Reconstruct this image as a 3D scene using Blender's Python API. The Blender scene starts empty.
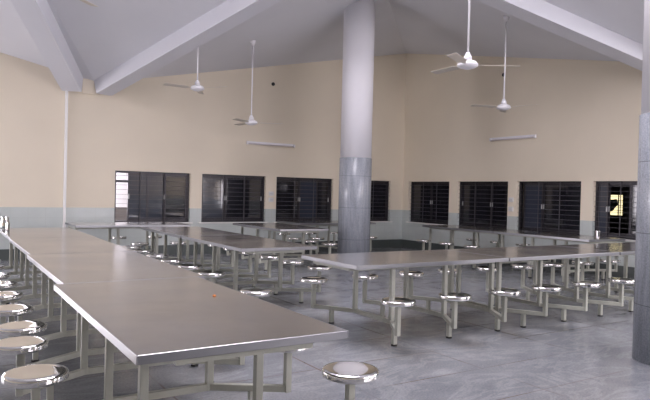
import bpy, bmesh, math, random
from mathutils import Vector, Matrix
random.seed(7)
S = bpy.context.scene
COL = S.collection
PI = math.pi

# ------------------------------------------------------------------ helpers
def new(): return bmesh.new()

def obj(name, bm, mat, parent=None, smooth=False, bevel=0.0, seg=2, loc=None):
    me = bpy.data.meshes.new(name)
    bmesh.ops.recalc_face_normals(bm, faces=bm.faces[:])
    bm.to_mesh(me); bm.free()
    for m in (mat if isinstance(mat, (list, tuple)) else [mat]): me.materials.append(m)
    o = bpy.data.objects.new(name, me); COL.objects.link(o)
    if parent: o.parent = parent
    if loc: o.location = loc
    if smooth:
        for p in me.polygons: p.use_smooth = True
    if bevel:
        b = o.modifiers.new('bevel', 'BEVEL'); b.width = bevel; b.segments = seg
        b.limit_method = 'ANGLE'; b.angle_limit = math.radians(40)
    return o

def box(bm, x0, x1, y0, y1, z0, z1, mi=0):
    v = [bm.verts.new((x, y, z)) for x in (x0, x1) for y in (y0, y1) for z in (z0, z1)]
    for f in ((0,1,3,2),(4,6,7,5),(0,4,5,1),(2,3,7,6),(0,2,6,4),(1,5,7,3)):
        bm.faces.new([v[i] for i in f]).material_index = mi

def bar(bm, a, b, w, h, up=(0,0,1)):
    """rectangular bar from a to b, w across, h along 'up'"""
    a = Vector(a); b = Vector(b); d = (b-a).normalized()
    s = d.cross(Vector(up))
    if s.length < 1e-5: s = d.cross(Vector((0,1,0)))
    s.normalize(); u = s.cross(d).normalized()
    vs = []
    for p in (a, b):
        for i, j in ((-1,-1),(1,-1),(1,1),(-1,1)):
            vs.append(bm.verts.new(p + s*i*w/2 + u*j*h/2))
    for f in ((3,2,1,0),(4,5,6,7),(0,1,5,4),(1,2,6,5),(2,3,7,6),(3,0,4,7)):
        bm.faces.new([vs[i] for i in f])

def lathe(bm, prof, n=32, cx=0, cy=0):
    rings = []
    for r, z in prof:
        if r < 1e-6: rings.append([bm.verts.new((cx, cy, z))])
        else: rings.append([bm.verts.new((cx+r*math.cos(2*PI*i/n), cy+r*math.sin(2*PI*i/n), z)) for i in range(n)])
    for A, B in zip(rings, rings[1:]):
        for i in range(n):
            j = (i+1) % n
            if len(A) == 1 and len(B) == 1: continue
            if len(A) == 1: bm.faces.new((A[0], B[i], B[j]))
            elif len(B) == 1: bm.faces.new((A[i], A[j], B[0]))
            else: bm.faces.new((A[i], A[j], B[j], B[i]))

def poly_prism(bm, pts, off):
    """closed prism: polygon pts (3d) extruded by vector off"""
    off = Vector(off)
    a = [bm.verts.new(p) for p in pts]; b = [bm.verts.new(Vector(p)+off) for p in pts]
    bm.faces.new(a); bm.faces.new(b[::-1])
    n = len(pts)
    for i in range(n):
        j = (i+1) % n
        bm.faces.new((a[i], b[i], b[j], a[j]))

def struct(o):
    o['kind'] = 'structure'; return o

def empty(name, loc, label, cat, rz=0, group=None):
    o = bpy.data.objects.new(name, None); COL.objects.link(o)
    o.empty_display_size = .1
    o.location = loc; o.rotation_euler = (0, 0, rz)
    o['label'] = label; o['category'] = cat
    if group: o['group'] = group
    return o

def tag(o, label, cat, group=None):
    o['label'] = label; o['category'] = cat
    if group: o['group'] = group
    return o

def copy_thing(src, loc, rz, label, group=None):
    r = src.copy(); COL.objects.link(r); r.location = loc; r.rotation_euler = (0, 0, rz)
    r['label'] = label
    if group: r['group'] = group
    for ch in list(src.children):
        c = ch.copy(); COL.objects.link(c); c.parent = r
        for g in list(ch.children):
            d = g.copy(); COL.objects.link(d); d.parent = c
    return r

# ---------------------------------------------------------------- materials
def mat(name, col, rough=.5, metal=0., spec=.5):
    m = bpy.data.materials.new(name); m.use_nodes = True
    b = m.node_tree.nodes['Principled BSDF']
    b.inputs['Base Color'].default_value = (*col, 1); b.inputs['Roughness'].default_value = rough
    b.inputs['Metallic'].default_value = metal; b.inputs['Specular IOR Level'].default_value = spec
    return m
def N(m, t, **kw):
    n = m.node_tree.nodes.new(t)
    for k, v in kw.items(): setattr(n, k, v)
    return n
def L(m, a, b): m.node_tree.links.new(a, b)
def bsdf(m): return m.node_tree.nodes['Principled BSDF']
def pos(m): return N(m, 'ShaderNodeNewGeometry').outputs['Position']
def mapping(m, src, scale=(1,1,1), rot=(0,0,0)):
    n = N(m, 'ShaderNodeMapping'); L(m, src, n.inputs[0])
    n.inputs['Scale'].default_value = scale; n.inputs['Rotation'].default_value = rot
    return n.outputs[0]
def noise(m, vec, scale, detail=4, rough=.55, dist=0):
    n = N(m, 'ShaderNodeTexNoise'); L(m, vec, n.inputs['Vector'])
    n.inputs['Scale'].default_value = scale; n.inputs['Detail'].default_value = detail
    n.inputs['Roughness'].default_value = rough; n.inputs['Distortion'].default_value = dist
    return n.outputs['Fac']
def ramp(m, src, stops):
    n = N(m, 'ShaderNodeValToRGB'); L(m, src, n.inputs[0])
    e = n.color_ramp.elements
    while len(e) < len(stops): e.new(.5)
    for x, (p, c) in zip(e, stops): x.position = p; x.color = (*c, 1)
    return n.outputs[0]
def mix(m, fac, a, b, blend='MIX'):
    n = N(m, 'ShaderNodeMix', data_type='RGBA', blend_type=blend)
    if isinstance(fac, (int, float)): n.inputs[0].default_value = fac
    else: L(m, fac, n.inputs[0])
    for i, v in ((6, a), (7, b)):
        if isinstance(v, tuple): n.inputs[i].default_value = (*v, 1)
        else: L(m, v, n.inputs[i])
    return n.outputs[2]
def math_(m, op, a, b=None):
    n = N(m, 'ShaderNodeMath', operation=op)
    for i, v in enumerate((a, b)):
        if v is None: continue
        if isinstance(v, (int, float)): n.inputs[i].default_value = v
        else: L(m, v, n.inputs[i])
    return n.outputs[0]

# wall: cream emulsion above, glazed pale tiles to 0.985 m, dark green skirting tiles
M_wall = mat('cream_wall_with_tiled_dado', (.7,.6,.42), .75)
m = M_wall; P = pos(m)
sx = N(m, 'ShaderNodeSeparateXYZ'); L(m, P, sx.inputs[0])
z = sx.outputs['Z']
hor = math_(m, 'ADD', sx.outputs['X'], sx.outputs['Y'])
cream = ramp(m, noise(m, P, .9, 5), [(.3, (.745,.67,.54)), (.7, (.785,.705,.57))])
isd = math_(m, 'LESS_THAN', z, .985)
iss = math_(m, 'LESS_THAN', z, .21)
def grid(m, v, step, w):
    return math_(m, 'LESS_THAN', math_(m, 'FRACT', math_(m, 'DIVIDE', v, step)), w/step)
joint = math_(m, 'MAXIMUM', grid(m, hor, .3, .004), grid(m, math_(m, 'ADD', z, .015), .2, .004))
tile = mix(m, joint, ramp(m, noise(m, P, 3, 3), [(.3, (.50,.54,.52)), (.7, (.54,.58,.56))]), (.44,.47,.45))
c = mix(m, isd, cream, tile)
c = mix(m, iss, c, (.085,.098,.094))
L(m, c, bsdf(m).inputs['Base Color'])
L(m, math_(m, 'SUBTRACT', .75, math_(m, 'MULTIPLY', isd, .55)), bsdf(m).inputs['Roughness'])

M_ceil = mat('pale_grey_painted_ceiling', (.60,.61,.66), .8)
m = M_ceil
L(m, ramp(m, noise(m, pos(m), .6, 5), [(.3, (.68,.685,.72)), (.7, (.73,.735,.77))]), bsdf(m).inputs['Base Color'])
M_beam = mat('off_white_painted_beam', (.70,.705,.75), .75)
M_white = mat('white_painted_column', (.82,.81,.85), .5)
M_pvc = mat('white_conduit', (.85,.84,.82), .4)

# floor: polished grey granite slabs, pale veins, brownish joints
M_floor = mat('polished_grey_granite_floor', (.3,.31,.34), .16)
m = M_floor; P = pos(m)
v1 = noise(m, mapping(m, P, (.7,1.1,1), (0,0,.5)), .9, 7, .55, 1.8)
v2 = noise(m, mapping(m, P, (.8,1.7,1), (0,0,2.2)), 1.3, 6, .6, 2.6)
base = ramp(m, v1, [(.25, (.13,.14,.16)), (.45, (.185,.195,.215)), (.60, (.225,.235,.255)), (.78, (.34,.35,.36))])
vein = ramp(m, v2, [(.48, (0,0,0)), (.55, (.22,.22,.22)), (.62, (0,0,0))])
c = mix(m, vein, base, (.56,.57,.57))
c = mix(m, .35, c, ramp(m, noise(m, P, 60, 3, .7), [(.35, (.12,.13,.145)), (.65, (.30,.31,.325))]))
s2 = N(m, 'ShaderNodeSeparateXYZ'); L(m, P, s2.inputs[0])
j = math_(m, 'MAXIMUM', grid(m, math_(m, 'ADD', s2.outputs['X'], 20.24), 1.2, .014), grid(m, math_(m, 'ADD', s2.outputs['Y'], 19.9), .6, .009))
jn = math_(m, 'MULTIPLY', j, ramp(m, noise(m, P, 1.1, 3), [(.40, (.12,.12,.12)), (.62, (1,1,1))]))
c = mix(m, jn, c, (.13,.09,.07))
L(m, c, bsdf(m).inputs['Base Color'])
L(m, math_(m, 'ADD', .13, math_(m, 'MULTIPLY', v1, .16)), bsdf(m).inputs['Roughness'])

# granite cladding of the pillars
M_gran = mat('blue_grey_granite_cladding', (.3,.32,.36), .22)
m = M_gran; P = pos(m)
g1 = noise(m, mapping(m, P, (3.2,3.2,.35)), 2.2, 8, .65, 1.2)
c = ramp(m, g1, [(.30, (.15,.165,.19)), (.48, (.27,.29,.33)), (.6, (.36,.385,.43)), (.75, (.5,.52,.55))])
c = mix(m, .35, c, ramp(m, noise(m, P, 70, 3, .7), [(.35, (.17,.18,.2)), (.65, (.48,.5,.53))]))
s3 = N(m, 'ShaderNodeSeparateXYZ'); L(m, P, s3.inputs[0])
c = mix(m, grid(m, math_(m, 'ADD', s3.outputs['Z'], .13), .62, .006), c, (.13,.14,.16))
L(m, c, bsdf(m).inputs['Base Color'])

# steel
M_top = mat('brushed_steel_sheet', (.60,.575,.56), .14, .92)
m = M_top; P = pos(m)
w = noise(m, mapping(m, P, (1,1,1)), 2.2, 4, .5)
L(m, math_(m, 'ADD', .12, math_(m, 'MULTIPLY', w, .16)), bsdf(m).inputs['Roughness'])
L(m, ramp(m, noise(m, P, 5, 5, .6), [(.3, (.42,.412,.415)), (.7, (.49,.48,.48))]), bsdf(m).inputs['Base Color'])
M_trim = mat('bright_steel_edging', (.31,.31,.325), .3, .85)
M_seat = mat('mirror_steel_seat', (.84,.83,.81), .05, 1.)
M_frame = mat('pale_olive_grey_painted_steel', (.38,.375,.325), .42)
m = M_frame
L(m, ramp(m, noise(m, pos(m), 7, 4), [(.3, (.35,.355,.305)), (.7, (.43,.435,.375))]), bsdf(m).inputs['Base Color'])
M_rub = mat('black_rubber', (.015,.015,.015), .7)
M_alu = mat('dark_anodised_window_frame', (.03,.027,.033), .35, .4)
M_pane = mat('dark_tinted_glass', (.012,.012,.017), .05, 0, .6)
M_pane_b = mat('bluish_tinted_glass', (.035,.042,.062), .06, 0, .8)
M_grille = mat('grey_painted_grille_bars', (.07,.065,.075), .5)
M_sill = mat('pale_marble_sill', (.74,.73,.70), .25)
M_fan = mat('white_enamelled_fan_metal', (.80,.79,.82), .35)
M_blade = mat('ivory_fan_blade', (.60,.55,.47), .4)
M_grey = mat('grey_plastic', (.55,.55,.55), .4)
M_tube = mat('unlit_frosted_tube', (.62,.57,.60), .3)
M_box = mat('white_switch_plastic', (.68,.67,.64), .35)
M_dark = mat('black_hole_plug', (.02,.02,.02), .6)
M_clear = mat('clear_window_glass', (1,1,1), .02)
bsdf(M_clear).inputs['Transmission Weight'].default_value = 1.; bsdf(M_clear).inputs['IOR'].default_value = 1.02
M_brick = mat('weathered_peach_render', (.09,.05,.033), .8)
M_skyback = mat('sky_backdrop_grey', (.30,.30,.31), .85)  # tone set to pass for bright sky in the open sash
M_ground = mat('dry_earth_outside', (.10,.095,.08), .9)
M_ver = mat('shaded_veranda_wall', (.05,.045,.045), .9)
M_orange = mat('orange_crumb', (.75,.25,.04), .6)
M_lit = mat('lit_window_glow', (.9,.8,.5), .5)
bsdf(M_lit).inputs['Emission Color'].default_value = (1,.86,.50,1); bsdf(M_lit).inputs['Emission Strength'].default_value = 1.6

# ------------------------------------------------------------------- layout
XW, YW = 10.43, 12.65            # inner faces of the two window walls
XB, YB = -5.2, -3.5              # the walls behind the camera
RZ, VZ = 5.12, 3.44              # roof ridge / valley heights
V1 = (2.61, YW, VZ); V2 = (XW, 5.3, VZ+.2); AZ_ = 5.36
A = (5.3, 7.48, AZ_); B = (-.08, 7.48, AZ_); D = (5.33, 2.92, AZ_); E_ = (-.08, 2.92, AZ_)
C0 = (XW, YW, RZ); C1 = (XB, YW, RZ); C2 = (XW, YB, RZ); C3 = (XB, YB, RZ)
V3 = (XB, 5.2, VZ); V4 = (2.61, YB, VZ)
T = .22

# floor
bm = new(); box(bm, XB-T, XW+T, YB-T, YW+T, -.12, 0)
struct(obj('floor', bm, M_floor))

# ceiling: folded plate roof, unseen raised open lantern, put in for top light, in the middle square between the four pillars
bm = new()
tris = [(C0,A,V1),(C0,V2,A),(V1,A,B),(V1,B,C1),(V2,D,A),(V2,C2,D),(C1,B,V3),(B,E_,V3),(V3,E_,C3),(E_,V4,C3),(E_,D,V4),(D,C2,V4)]
for t in tris: poly_prism(bm, t, (0,0,.15))
x0, x1, y0, y1 = B[0], A[0], E_[1], A[1]
lx0, lx1, ly0, ly1 = .8, 4.4, 3.5, 6.5                           # unseen skylight in its top, sized to tune the light
for q in ((x0,lx0,y0,y1),(lx1,x1,y0,y1),(lx0,lx1,y0,ly0),(lx0,lx1,ly1,y1)): box(bm, *q, AZ_+1.1, AZ_+1.25)
for a, b in (((x0,y0),(x1,y0)),((x0,y1),(x1,y1)),((x0,y0),(x0,y1)),((x1,y0),(x1,y1))):
    bar(bm, (*a, AZ_+.62), (*b, AZ_+.62), .12, 1.25)
struct(obj('ceiling', bm, M_ceil))

# walls with window holes ---------------------------------------------------
ZB, ZT = .69, 1.735
WL = [(3.02,4.59),(4.85,6.39),(6.66,8.23),(8.48,10.02)]           # on wall_back (y = YW)
WR = [(10.91,12.40),(9.11,10.63),(7.33,8.87),(5.53,7.07)]         # on wall_right (x = XW)
# unseen openings, added and sized to balance the daylight: (s0, s1, z0, z1)
DL = [(10.0,12.4,.5,2.8)]                         # left wall
DF = [(4.3,6.6,1.45,3.45),(7.0,10.1,2.35,4.2)]                                          # wall behind the camera
DR = [(-3.2,-1.7,ZB,2.4),(.1,1.0,ZB,ZT),(1.2,4.4,2.1,3.55)]                            # right wall, nearer than the picture shows
DB = [(-4.2,-2.2,ZB,2.5),(-1.9,-.0,ZB,2.3)]                         # back wall, left of the picture
def wall(name, a, b, kinks, holes, pt, off):
    """vertical wall from s=a to s=b; kinks: (s, roof height); pt(s, z) -> point; off: thickness vector"""
    def top(q):
        for (p0, h0), (p1, h1) in zip(kinks, kinks[1:]):
            if p0 <= q <= p1: return h0+(h1-h0)*(q-p0)/(p1-p0)+.1
        return kinks[0][1]+.1 if q < kinks[0][0] else kinks[-1][1]+.1
    cuts = sorted({a, b, *[k[0] for k in kinks if a < k[0] < b], *[h[0] for h in holes], *[h[1] for h in holes]})
    bm = new()
    for q0, q1 in zip(cuts, cuts[1:]):
        h = [h for h in holes if h[0] <= (q0+q1)/2 <= h[1]]
        if h:
            poly_prism(bm, [pt(q0,0),pt(q1,0),pt(q1,h[0][2]),pt(q0,h[0][2])], off)
            poly_prism(bm, [pt(q0,h[0][3]),pt(q1,h[0][3]),pt(q1,top(q1)),pt(q0,top(q0))], off)
        else: poly_prism(bm, [pt(q0,0),pt(q1,0),pt(q1,top(q1)),pt(q0,top(q0))], off)
    return bm
bm = wall('wall_back', XB-T, XW+T, [(XB,RZ),(V1[0],V1[2]),(XW,RZ)], [(q,r,ZB,ZT) for q, r in WL]+DB, lambda q, z: (q, YW, z), (0,T,0))
box(bm, 2.36, 2.60, YW-.05, YW, 3.20, VZ+.05)                     # short wall pier between the beam ends
struct(obj('wall_back', bm, M_wall))
struct(obj('wall_right', wall('', YB-T, YW, [(YB,RZ),(V2[1],V2[2]),(YW,RZ)], [(q,r,ZB,ZT) for q, r in WR]+DR, lambda q, z: (XW, q, z), (T,0,0)), M_wall))
struct(obj('wall_left', wall('', YB-T, YW, [(YB,RZ),(V3[1],V3[2]),(YW,RZ)], DL, lambda q, z: (XB, q, z), (-T,0,0)), M_wall))
struct(obj('wall_front', wall('', XB, XW, [(XB,RZ),(V4[0],V4[2]),(XW,RZ)], DF, lambda q, z: (q, YB, z), (0,-T,0)), M_wall))

# beams along the roof valleys ------------------------------------------------
def beam(n, a, b, w=.36, h=.56):
    bm = new(); bar(bm, a, b, w, h)
    return struct(obj('trim_%d' % n, bm, M_beam))
dz = .28
beam(1, (2.72, YW+.02, 3.20+dz), (5.33, 7.5, 5.08+dz))
beam(2, (2.20, YW+.02, 3.20+dz), (-.10, 7.5, 5.00+dz))
beam(3, (XW+.02, 5.62, 3.44+dz), (5.33, 7.5, 5.08+dz))
beam(4, (XW+.02, 4.95, 3.44+dz), (5.33, 2.92, 5.08+dz))
bm = new(); box(bm, 2.055, 2.105, YW-.045, YW, .23, 3.25)
struct(obj('trim_5', bm, M_pvc, bevel=.006))

# windows ------------------------------------------------------------------------
def window(n, s0, s1, axis, sashes, zb=ZB, zt=ZT):
    """axis 'y': window in wall_back, s along X ; axis 'x': in wall_right, s along Y.
    sashes: list of (f0,f1,kind) fractions left to right, kind d/b/c/o"""
    def pt(s, d, z): return (s, YW+d, z) if axis == 'y' else (XW+d, s, z)
    def bx(bm, a, b, d0, d1, z0, z1):
        if axis == 'y': box(bm, a, b, YW+d0, YW+d1, z0, z1)
        else: box(bm, XW+d0, XW+d1, a, b, z0, z1)
    bm = new(); f = .04
    bx(bm, s0, s1, .08, .16, zb, zb+f); bx(bm, s0, s1, .08, .16, zt-f, zt)
    bx(bm, s0, s0+f, .08, .16, zb+f, zt-f); bx(bm, s1-f, s1, .08, .16, zb+f, zt-f)
    fr = struct(obj('window_%d' % n, bm, M_alu))
    a, b = s0+f, s1-f; wid = b-a
    for k, (f0, f1, kind) in enumerate(sashes):
        p0, p1 = a+wid*f0, a+wid*f1
        d = .10 if k % 2 else .125
        if kind == 'o':
            bm = new(); bx(bm, p0, p1, .10, .14, 1.50, 1.545); obj('transom', bm, M_alu, fr)
        if kind != 'o':
            bm = new()
            for q0, q1 in ((p0, p0+.035), (p1-.035, p1)): bx(bm, q0, q1, d, d+.025, zb+f, zt-f)
            bx(bm, p0+.035, p1-.035, d, d+.025, zb+f, zb+f+.035); bx(bm, p0+.035, p1-.035, d, d+.025, zt-f-.035, zt-f)
            obj('sash', bm, M_alu, fr)
            bm = new(); bx(bm, p0+.035, p1-.035, d+.008, d+.014, zb+f+.035, zt-f-.035)
            obj('pane', bm, {'d': M_pane, 'b': M_pane_b, 'c': M_clear}[kind], fr)
            bm = new(); q = p1-.02 if k % 2 == 0 else p0+.02
            bx(bm, q-.012, q+.012, d-.012, d, 1.17, 1.27)
            obj('latch', bm, M_grey, fr)
    # horizontal security bars with two uprights
    bm = new(); nb = 11
    for i in range(1, nb):
        zz = zb+(zt-zb)*i/nb; bx(bm, s0, s1, .045, .055, zz-.004, zz+.004)
    for t in (1/3, 2/3):
        q = s0+(s1-s0)*t; bx(bm, q-.006, q+.006, .055, .065, zb, zt)
    obj('grille', bm, M_grille, fr)
    bm = new(); bx(bm, s0-.06, s1+.06, -.035, .08, zb-.03, zb)
    obj('sill', bm, M_sill, fr, bevel=.004)
    return fr
window(1, *WL[0], 'y', [(0,.17,'o'),(.16,.44,'b'),(.43,.68,'b'),(.66,1,'d')])
window(2, *WL[1], 'y', [(0,.38,'b'),(.37,.70,'d'),(.69,1,'d')])
window(3, *WL[2], 'y', [(0,.43,'d'),(.42,.77,'b'),(.76,1,'d')])
window(4, *WL[3], 'y', [(0,.5,'d'),(.49,1,'d')])
# on the right wall the picture runs from high y to low y
window(5, *WR[0], 'x', [(0,.5,'d'),(.49,1,'d')])
window(6, *WR[1], 'x', [(0,.36,'d'),(.35,.70,'d'),(.69,1,'d')])
window(7, *WR[2], 'x', [(0,.63,'d'),(.62,.95,'b')])
window(8, *WR[3], 'x', [(0,.30,'d'),(.29,.57,'d'),(.56,.87,'c'),(.86,1,'b')])

# outside the open sash of window 1, and the veranda behind window 8
bm = new(); box(bm, XB-30, XW+30, YW+T, YW+40, -.3, -.1)
struct(obj('ground', bm, M_ground))
t = empty('backdrop', (6.5, YW+8, 0), 'added grey sky-dimming outbuilding with a peach porch seen through the open sash of the first window', 'building')
bm = new(); box(bm, -3.2, 3.0, -1.5, 2.5, -.1, 5.5); obj('sky_backdrop', bm, M_skyback, t)  # block added in place of the sky, to hold its brightness down
bm = new(); box(bm, -3.4, 3.2, -1.8, 2.8, 5.5, 5.7); obj('backdrop_cap', bm, M_ver, t)
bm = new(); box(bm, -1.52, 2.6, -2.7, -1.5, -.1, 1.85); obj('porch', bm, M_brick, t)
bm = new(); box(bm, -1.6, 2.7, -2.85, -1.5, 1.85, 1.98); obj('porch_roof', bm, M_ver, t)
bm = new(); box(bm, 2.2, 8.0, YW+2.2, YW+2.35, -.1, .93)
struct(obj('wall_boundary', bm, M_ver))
bm = new()
HX = XW+2.4
hy0, hy1, hz0, hz1 = 7.97, 8.34, 1.05, 1.50
box(bm, HX, HX+.15, 3.0, hy0, -.1, 3.2); box(bm, HX, HX+.15, hy1, 13.5, -.1, 3.2)
box(bm, HX, HX+.15, hy0, hy1, -.1, hz0); box(bm, HX, HX+.15, hy0, hy1, hz1, 3.2)
box(bm, XW+T, HX+.15, 3.0, 13.5, 3.2, 3.3); box(bm, XW+T, HX+.15, 3.0, 13.5, -.2, -.1)
box(bm, XW+T, HX, 3.0, 3.1, -.1, 3.2); box(bm, XW+T, HX, 13.4, 13.5, -.1, 3.2)
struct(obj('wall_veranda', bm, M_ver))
bm = new(); box(bm, HX+.09, HX+.11, hy0, hy1, hz0, hz1)
w9 = struct(obj('window_9', bm, M_lit))
bm = new()
box(bm, HX+.03, HX+.05, 8.08, 8.10, hz0, hz1)
for k in range(1, 4): box(bm, HX+.03, HX+.05, hy0, hy1, hz0+.11*k-.006, hz0+.11*k+.006)
obj('window_frame', bm, M_alu, w9)
bm = new()
poly_prism(bm, [(HX-.02,8.22,hz0+.08),(HX-.02,8.30,hz0+.10),(HX-.02,8.27,hz0+.34),(HX-.02,8.12,hz0+.36),(HX-.02,8.06,hz0+.24),(HX-.02,8.12,hz0+.20)], (.04,0,0))
obj('hanging_cloth', bm, M_dark, w9)

# pillars -----------------------------------------------------------------------
def pillar(x, y, zc, label, r=.308):
    t = empty('pillar', (x, y, 0), label, 'pillar')
    bm = new(); lathe(bm, [(0,0),(r+.012,0),(r+.012,zc-.004),(r+.008,zc),(0,zc)], 40)
    obj('granite_cladding', bm, M_gran, t, smooth=False)
    o = t.children[0]
    for p in o.data.polygons: p.use_smooth = abs(p.normal.z) < .5
    bm = new(); lathe(bm, [(0,zc),(r,zc),(r,5.33),(0,5.33)], 40)
    o = obj('painted_shaft', bm, M_white, t)
    for p in o.data.polygons: p.use_smooth = abs(p.normal.z) < .5
    return t
pillar(7.01, 9.98, 2.09, 'round pillar in the middle of the hall, white above grey granite cladding')
pillar(5.44, 2.87, 2.15, 'granite clad round pillar nearest the camera, cut by the right picture edge')

# ceiling fans --------------------------------------------------------------------
def plane_z(x, y, t):
    a, b, c = (Vector(p) for p in t); n = (b-a).cross(c-a)
    return a.z - (n.x*(x-a.x)+n.y*(y-a.y))/n.z
def fan(x, y, z, tri, ang, label, blen=.52):
    zc = plane_z(x, y, tri)
    t = empty('ceiling_fan', (x, y, z), label, 'ceiling fan', ang, 'white ceiling fans on long rods')
    h = zc-z
    bm = new(); lathe(bm, [(0,h+.02),(.055,h+.02),(.055,h-.02),(.035,h-.07),(.016,h-.085),(0,h-.085)], 20)
    obj('ceiling_canopy', bm, M_fan, t, smooth=True)
    bm = new(); lathe(bm, [(0,h-.05),(.013,h-.05),(.013,.12),(0,.12)], 12)
    obj('down_rod', bm, M_fan, t, smooth=True)
    bm = new(); lathe(bm, [(0,.15),(.022,.15),(.045,.10),(.05,.07),(.03,.06),(0,.06)], 20)
    obj('lower_canopy', bm, M_fan, t, smooth=True)
    bm = new(); lathe(bm, [(0,.06),(.05,.058),(.10,.04),(.125,.01),(.125,-.015),(.09,-.035),(.04,-.05),(0,-.055)], 28)
    obj('motor_housing', bm, M_fan, t, smooth=True)
    for k in range(3):
        a = 2*PI*k/3; c, s = math.cos(a), math.sin(a)
        bm = new()
        def P2(u, v, w): return (c*u-s*v, s*u+c*v, w)
        rows = []
        for u, hw, tw in ((.11,.02,0),(.17,.025,.004),(.2,.055,.012),(.4,.055,.010),(blen+.08,.06,.010),(blen+.11,.052,.009)):
            rows.append([bm.verts.new(P2(u, sg*hw, tw*sg+dzz)) for dzz in (0,.004) for sg in (-1,1)])
        for r0, r1 in zip(rows, rows[1:]):
            for i, jn_ in ((0,1),(1,3),(3,2),(2,0)):
                bm.faces.new((r0[i], r0[jn_], r1[jn_], r1[i]))
        bm.faces.new([rows[0][i] for i in (0,1,3,2)]); bm.faces.new([rows[-1][i] for i in (2,3,1,0)])
        obj('blade', bm, M_blade, t)
    return t
fan(4.00, 10.78, 3.24, (C0,A,V1), 1.1, 'white ceiling fan hanging left of the hall, by the left roof beam')
fan(5.32, 11.25, 2.76, (C0,A,V1), -.45, 'small far white ceiling fan left of the middle pillar, before the back wall')
fan(5.44, 5.43, 2.99, (V2,D,A), -.56, 'nearest white ceiling fan, right of the middle pillar, blade pointing right')
fan(8.47, 7.545, 2.98, (C0,V2,A), .75, 'lower far white ceiling fan right of the middle pillar')
fan(1.2, 7.76, 3.68, (V1,A,B), .75, 'white ceiling fan at the top left edge of the photo, only its underside showing')

# ---------------------------------------------------------------- canteen tables
TL, TW, TH = 1.975, .99, .75
ST = (-.69, -.005, .68)          # stool stations along the table
LO = .26                         # legs stand this far along from their stools
XL, XP = .305, .72
AZ = .165
def make_table(loc, rz, label, group):
    t = empty('canteen_table', loc, label, 'table with attached stools', rz, group)
    bm = new(); box(bm, -TW/2+.004, TW/2-.004, -TL/2+.004, TL/2-.004, TH-.03, TH)
    obj('tabletop', bm, M_top, t, bevel=.003)
    bm = new()
    for sx_ in (-1, 1):
        x = sx_*TW/2; box(bm, min(x, x-sx_*.006), max(x, x-sx_*.006), -TL/2, TL/2, TH-.037, TH)
    for sy_ in (-1, 1):
        y = sy_*TL/2; box(bm, -TW/2+.006, TW/2-.006, min(y, y-sy_*.006), max(y, y-sy_*.006), TH-.037, TH)
    o = obj('edge_trim', bm, M_trim, t, bevel=.002); o['label'] = 'bright folded steel edge'
    zr = TH-.03-.02
    for sx_ in (-1, 1):
        bm = new(); box(bm, sx_*XL-.019, sx_*XL+.019, -TL/2+.04, TL/2-.02, zr-.02, zr+.02)
        obj('long_rail', bm, M_frame, t)
    for y in [s+LO for s in ST]+[-TL/2+.06]:
        bm = new(); box(bm, -XL+.019, XL-.019, y-.019, y+.019, zr-.019, zr+.019)
        obj('end_rail' if y < -.9 else 'cross_rail', bm, M_frame, t)
    for s in ST:
        yl = s+LO
        bm = new(); box(bm, -XL+.021, XL-.021, yl-.019, yl+.019, AZ-.02, AZ+.02)
        obj('lower_beam', bm, M_frame, t)
        for sx_ in (-1, 1):
            bm = new(); box(bm, sx_*XL-.021, sx_*XL+.021, yl-.021, yl+.021, AZ-.02, zr-.02)
            obj('leg', bm, M_frame, t, bevel=.003)
            bm = new(); bar(bm, (sx_*(XL+.01), yl-.006, AZ), (sx_*XP, s, AZ), .04, .04)
            arm = obj('stool_arm', bm, M_frame, t, bevel=.003)
            q = .55; fx, fy = sx_*(XL+(XP-XL)*q), yl+(s-yl)*q
            bm = new(); box(bm, fx-.019, fx+.019, fy-.019, fy+.019, .014, AZ-.02)
            obj('foot', bm, M_frame, arm)
            bm = new(); lathe(bm, [(0,0),(.03,0),(.03,.012),(.024,.016),(0,.016)], 14, fx, fy)
            o = obj('rubber_pad', bm, M_rub, arm); o['label'] = 'black rubber foot pad'
            bm = new(); box(bm, sx_*XP-.02, sx_*XP+.02, s-.02, s+.02, AZ-.022, .425)
            obj('stool_post', bm, M_frame, t, bevel=.003)
            bm = new()
            lathe(bm, [(0,.424),(.128,.424),(.142,.422),(.151,.428),(.1545,.437),(.1525,.444),(.1545,.451),(.151,.460),(.143,.4655),(.13,.4665),(.08,.4650),(0,.4640)], 40, sx_*XP, s)
            o = obj('stool_seat', bm, M_seat, t, smooth=True); o['label'] = 'polished round steel seat'
    return t
G = 'steel canteen tables with attached round stools'
H = PI/2
first = make_table((1.154, 2.37+TL/2, 0), 0, 'nearest long steel table, front left, its end edge facing the camera', G)
def table(x, y, rz, label, dy=0):
    t = copy_thing(first, (x, y, 0), rz, label, G)
    for c in t.children:                                            # welded frames sit a little differently under each top
        if not c.name.startswith(('tabletop', 'edge_trim', 'long_rail', 'end_rail')): c.location.y += dy
    return t
table(1.215, 4.350+TL/2, 0, 'steel table directly behind the nearest table, second in the left row', -.13)
table(1.245, 6.330+TL/2, 0, 'third steel table of the left row, its top catching the pale wall reflection', -.08)
table(1.26, 8.31+TL/2, 0, 'last steel table of the left row, carrying a steel jug, before the tiled wall')
table(3.365, 6.25+TL/2, 0, 'front steel table of the row between the left row and the pillar')
table(3.365, 8.26+TL/2, 0, 'rear steel table of the row between left row and pillar, below the first window')
table(3.172+TL/2, 4.95, -H, 'steel table set crosswise in front of the middle pillar')
table(5.165+TL/2, 4.95, H, 'steel table set crosswise, right of the one at the middle pillar')
table(7.17+TL/2, 4.95, H, 'steel table set crosswise, mostly hidden behind the right pillar')
table(5.45, 9.25+TL/2, 0, 'far steel table standing alone just left of the middle pillar')
table(1.95+TL/2, 11.25, H, 'far steel table against the tiled wall behind the left row')
table(6.35+TL/2, 11.50, -H, 'far steel table under the third window, partly behind the middle pillar')
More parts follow.
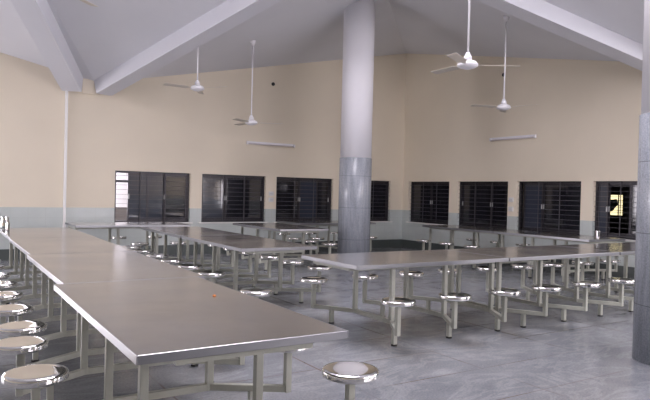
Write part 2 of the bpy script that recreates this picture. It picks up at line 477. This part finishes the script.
table(9.28, 8.0+TL/2, 0, 'far steel table by the right wall, before the two windows next to the corner')
table(9.28, 6.0+TL/2, 0, 'steel table by the right wall, ending behind the right pillar')

# a loose pedestal stool in the aisle
t = empty('pedestal_stool', (2.56, 5.22, 0), 'loose polished steel stool in the aisle behind the nearest table', 'stool')
bm = new(); lathe(bm, [(0,0),(.13,0),(.13,.008),(.03,.02),(0,.02)], 28); obj('base_plate', bm, M_frame, t)
bm = new(); box(bm, -.02, .02, -.02, .02, .015, .425); obj('post', bm, M_frame, t)
bm = new(); lathe(bm, [(0,.424),(.128,.424),(.142,.422),(.1545,.437),(.1525,.444),(.1545,.451),(.143,.4655),(.08,.4650),(0,.4640)], 40); obj('seat', bm, M_seat, t, smooth=True)

# steel jug on the last table of the left row
def jug(x, y, label, h=.2, r=.06, rz=0):
    t = empty('steel_jug', (x, y, TH), label, 'jug', rz)
    bm = new()
    lathe(bm, [(0,0),(r*.95,0),(r,.01),(r,h*.55),(r*.8,h*.75),(r*.72,h*.86),(r*.86,h),(r*.82,h),(r*.68,h*.86),(r*.76,h*.74),(r*.94,h*.54),(r*.94,.012),(0,.012)], 32)
    obj('body', bm, M_seat, t, smooth=True)
    bm = new(); pts = [(r*.75,h*.88),(r*1.35,h*.86),(r*1.55,h*.65),(r*1.4,h*.4),(r*.97,h*.3)]
    for a, b in zip(pts, pts[1:]): bar(bm, (a[0],0,a[1]), (b[0],0,b[1]), .018, .008, (0,1,0))
    obj('handle', bm, M_seat, t)
    return t
jug(.815, 9.62, 'shiny steel jug on the last table of the left row, at the left picture edge', rz=2.6)

t = empty('steel_tumbler', (9.15, 6.10, TH), 'small steel tumbler at the near end of the table by the right wall', 'tumbler')
bm = new(); lathe(bm, [(0,0),(.032,0),(.034,.004),(.042,.125),(.044,.128),(.041,.128),(.032,.008),(0,.008)], 24); obj('cup', bm, M_seat, t, smooth=True)
bm = new(); lathe(bm, [(.0425,.121),(.0455,.124),(.0455,.129),(.0425,.131)], 24); obj('rolled_rim', bm, M_seat, t, smooth=True)

bm = new(); lathe(bm, [(0,0),(.009,0),(.011,.004),(.006,.008),(0,.009)], 12)
tag(obj('food_crumb', bm, M_orange, loc=(1.44, 3.51, TH)), 'tiny orange food crumb on the nearest tabletop', 'crumb')

# wall fittings -------------------------------------------------------------------
def tube_light(c, axis, label):
    t = empty('tube_light', c, label, 'tube light', 0 if axis == 'y' else -H, 'unlit tube lights on the walls')
    bm = new(); box(bm, -.6, .6, -.03, .004, -.02, .03); obj('batten', bm, M_fan, t, bevel=.004)
    bm = new()
    for sg in (-1, 1): box(bm, sg*.6-.015, sg*.6+.015, -.07, -.02, -.045, .02)
    obj('end_holder', bm, M_fan, t)
    bm = new(); lathe(bm, [(0,-.585),(.014,-.585),(.014,.585),(0,.585)], 14)
    bmesh.ops.rotate(bm, verts=bm.verts[:], cent=(0,0,0), matrix=Matrix.Rotation(H, 3, 'Y'))
    bmesh.ops.translate(bm, verts=bm.verts[:], vec=(0,-.05,-.025))
    obj('glass_tube', bm, M_tube, t, smooth=True)
tube_light((6.48, YW, 2.48), 'y', 'unlit tube light on the back wall, above and between the second and third windows')
tube_light((XW, 9.0, 2.67), 'x', 'unlit tube light on the right wall above the windows')
def switch(c, axis, zs, label):
    t = empty('switch_board', c, label, 'switch', 0 if axis == 'y' else -H)
    for z_ in zs:
        bm = new(); box(bm, -.06, .06, -.035, 0, z_-.05, z_+.05); p = obj('switch_plate', bm, M_box, t, bevel=.005)
        bm = new()
        for q in (-.03, 0, .03): box(bm, q-.009, q+.009, -.042, -.034, z_-.02, z_+.02)
        obj('rocker', bm, M_grey, p)
switch((6.52, YW, 1.27), 'y', (.07, -.07), 'white switch plates on the back wall between the second and third windows')
switch((XW, 9.0, 1.24), 'x', (.1, -.1), 'two white switch plates on the right wall between two windows')
def plug(c, axis, label):
    bm = new(); lathe(bm, [(0,0),(.04,0),(.04,.02),(.03,.028),(0,.028)], 16)
    bmesh.ops.rotate(bm, verts=bm.verts[:], cent=(0,0,0), matrix=Matrix.Rotation(H, 3, 'X') if axis == 'y' else Matrix.Rotation(-H, 3, 'Y'))
    tag(obj('wall_hook', bm, M_dark, loc=c), label, 'hook')
plug((6.51, YW, 3.86), 'y', 'small black hook high on the back wall')
plug((XW, 9.31, 4.06), 'x', 'small black hook high on the right wall beside a fan rod')

# ------------------------------------------------------------------------- light
W = bpy.data.worlds.new('sky'); S.world = W; W.use_nodes = True
bg = W.node_tree.nodes['Background']
bg.inputs[0].default_value = (.97, .91, .995, 1); bg.inputs[1].default_value = 15
def portal(c, rot, sx_, sy_):  # guides sky light through the added, unseen openings
    l = bpy.data.lights.new('unseen_opening_portal', 'AREA'); l.shape = 'RECTANGLE'; l.size = sx_; l.size_y = sy_
    o = bpy.data.objects.new('unseen_opening_portal', l); COL.objects.link(o); o.location = c; o.rotation_euler = rot
    l.cycles.is_portal = True
for a, b, c, d in DL: portal((XB-T-.02, (a+b)/2, (c+d)/2), (0, -H, 0), d-c, b-a)
for a, b, c, d in DF: portal(((a+b)/2, YB-T-.02, (c+d)/2), (H, 0, 0), b-a, d-c)
for a, b, c, d in DR: portal((XW+T+.02, (a+b)/2, (c+d)/2), (0, H, 0), d-c, b-a)
for a, b, c, d in DB: portal(((a+b)/2, YW+T+.02, (c+d)/2), (-H, 0, 0), b-a, d-c)
portal(((lx0+lx1)/2, (ly0+ly1)/2, AZ_+1.27), (0,0,0), lx1-lx0, ly1-ly0)

# ------------------------------------------------------------------------ camera
f_, yaw, pitch, roll, hc = 614.464, .56403, -.012233, .024659, 1.397
fw = Vector((math.sin(yaw)*math.cos(pitch), math.cos(yaw)*math.cos(pitch), math.sin(pitch)))
r0 = Vector((math.cos(yaw), -math.sin(yaw), 0)); u0 = r0.cross(fw)
cr, sr = math.cos(roll), math.sin(roll)
r2 = r0*cr+u0*sr; u2 = u0*cr-r0*sr
cd = bpy.data.cameras.new('camera'); cam = bpy.data.objects.new('camera', cd); COL.objects.link(cam)
cd.sensor_width = 36; cd.lens = f_*36/650; cd.clip_start = .05
cam.matrix_world = Matrix(((r2.x,u2.x,-fw.x,0),(r2.y,u2.y,-fw.y,0),(r2.z,u2.z,-fw.z,hc),(0,0,0,1)))
S.camera = cam
S.view_settings.view_transform = 'Standard'; S.view_settings.look = 'None'
S.view_settings.gamma = 1; S.view_settings.use_curve_mapping = False
S.view_settings.exposure = -0.13
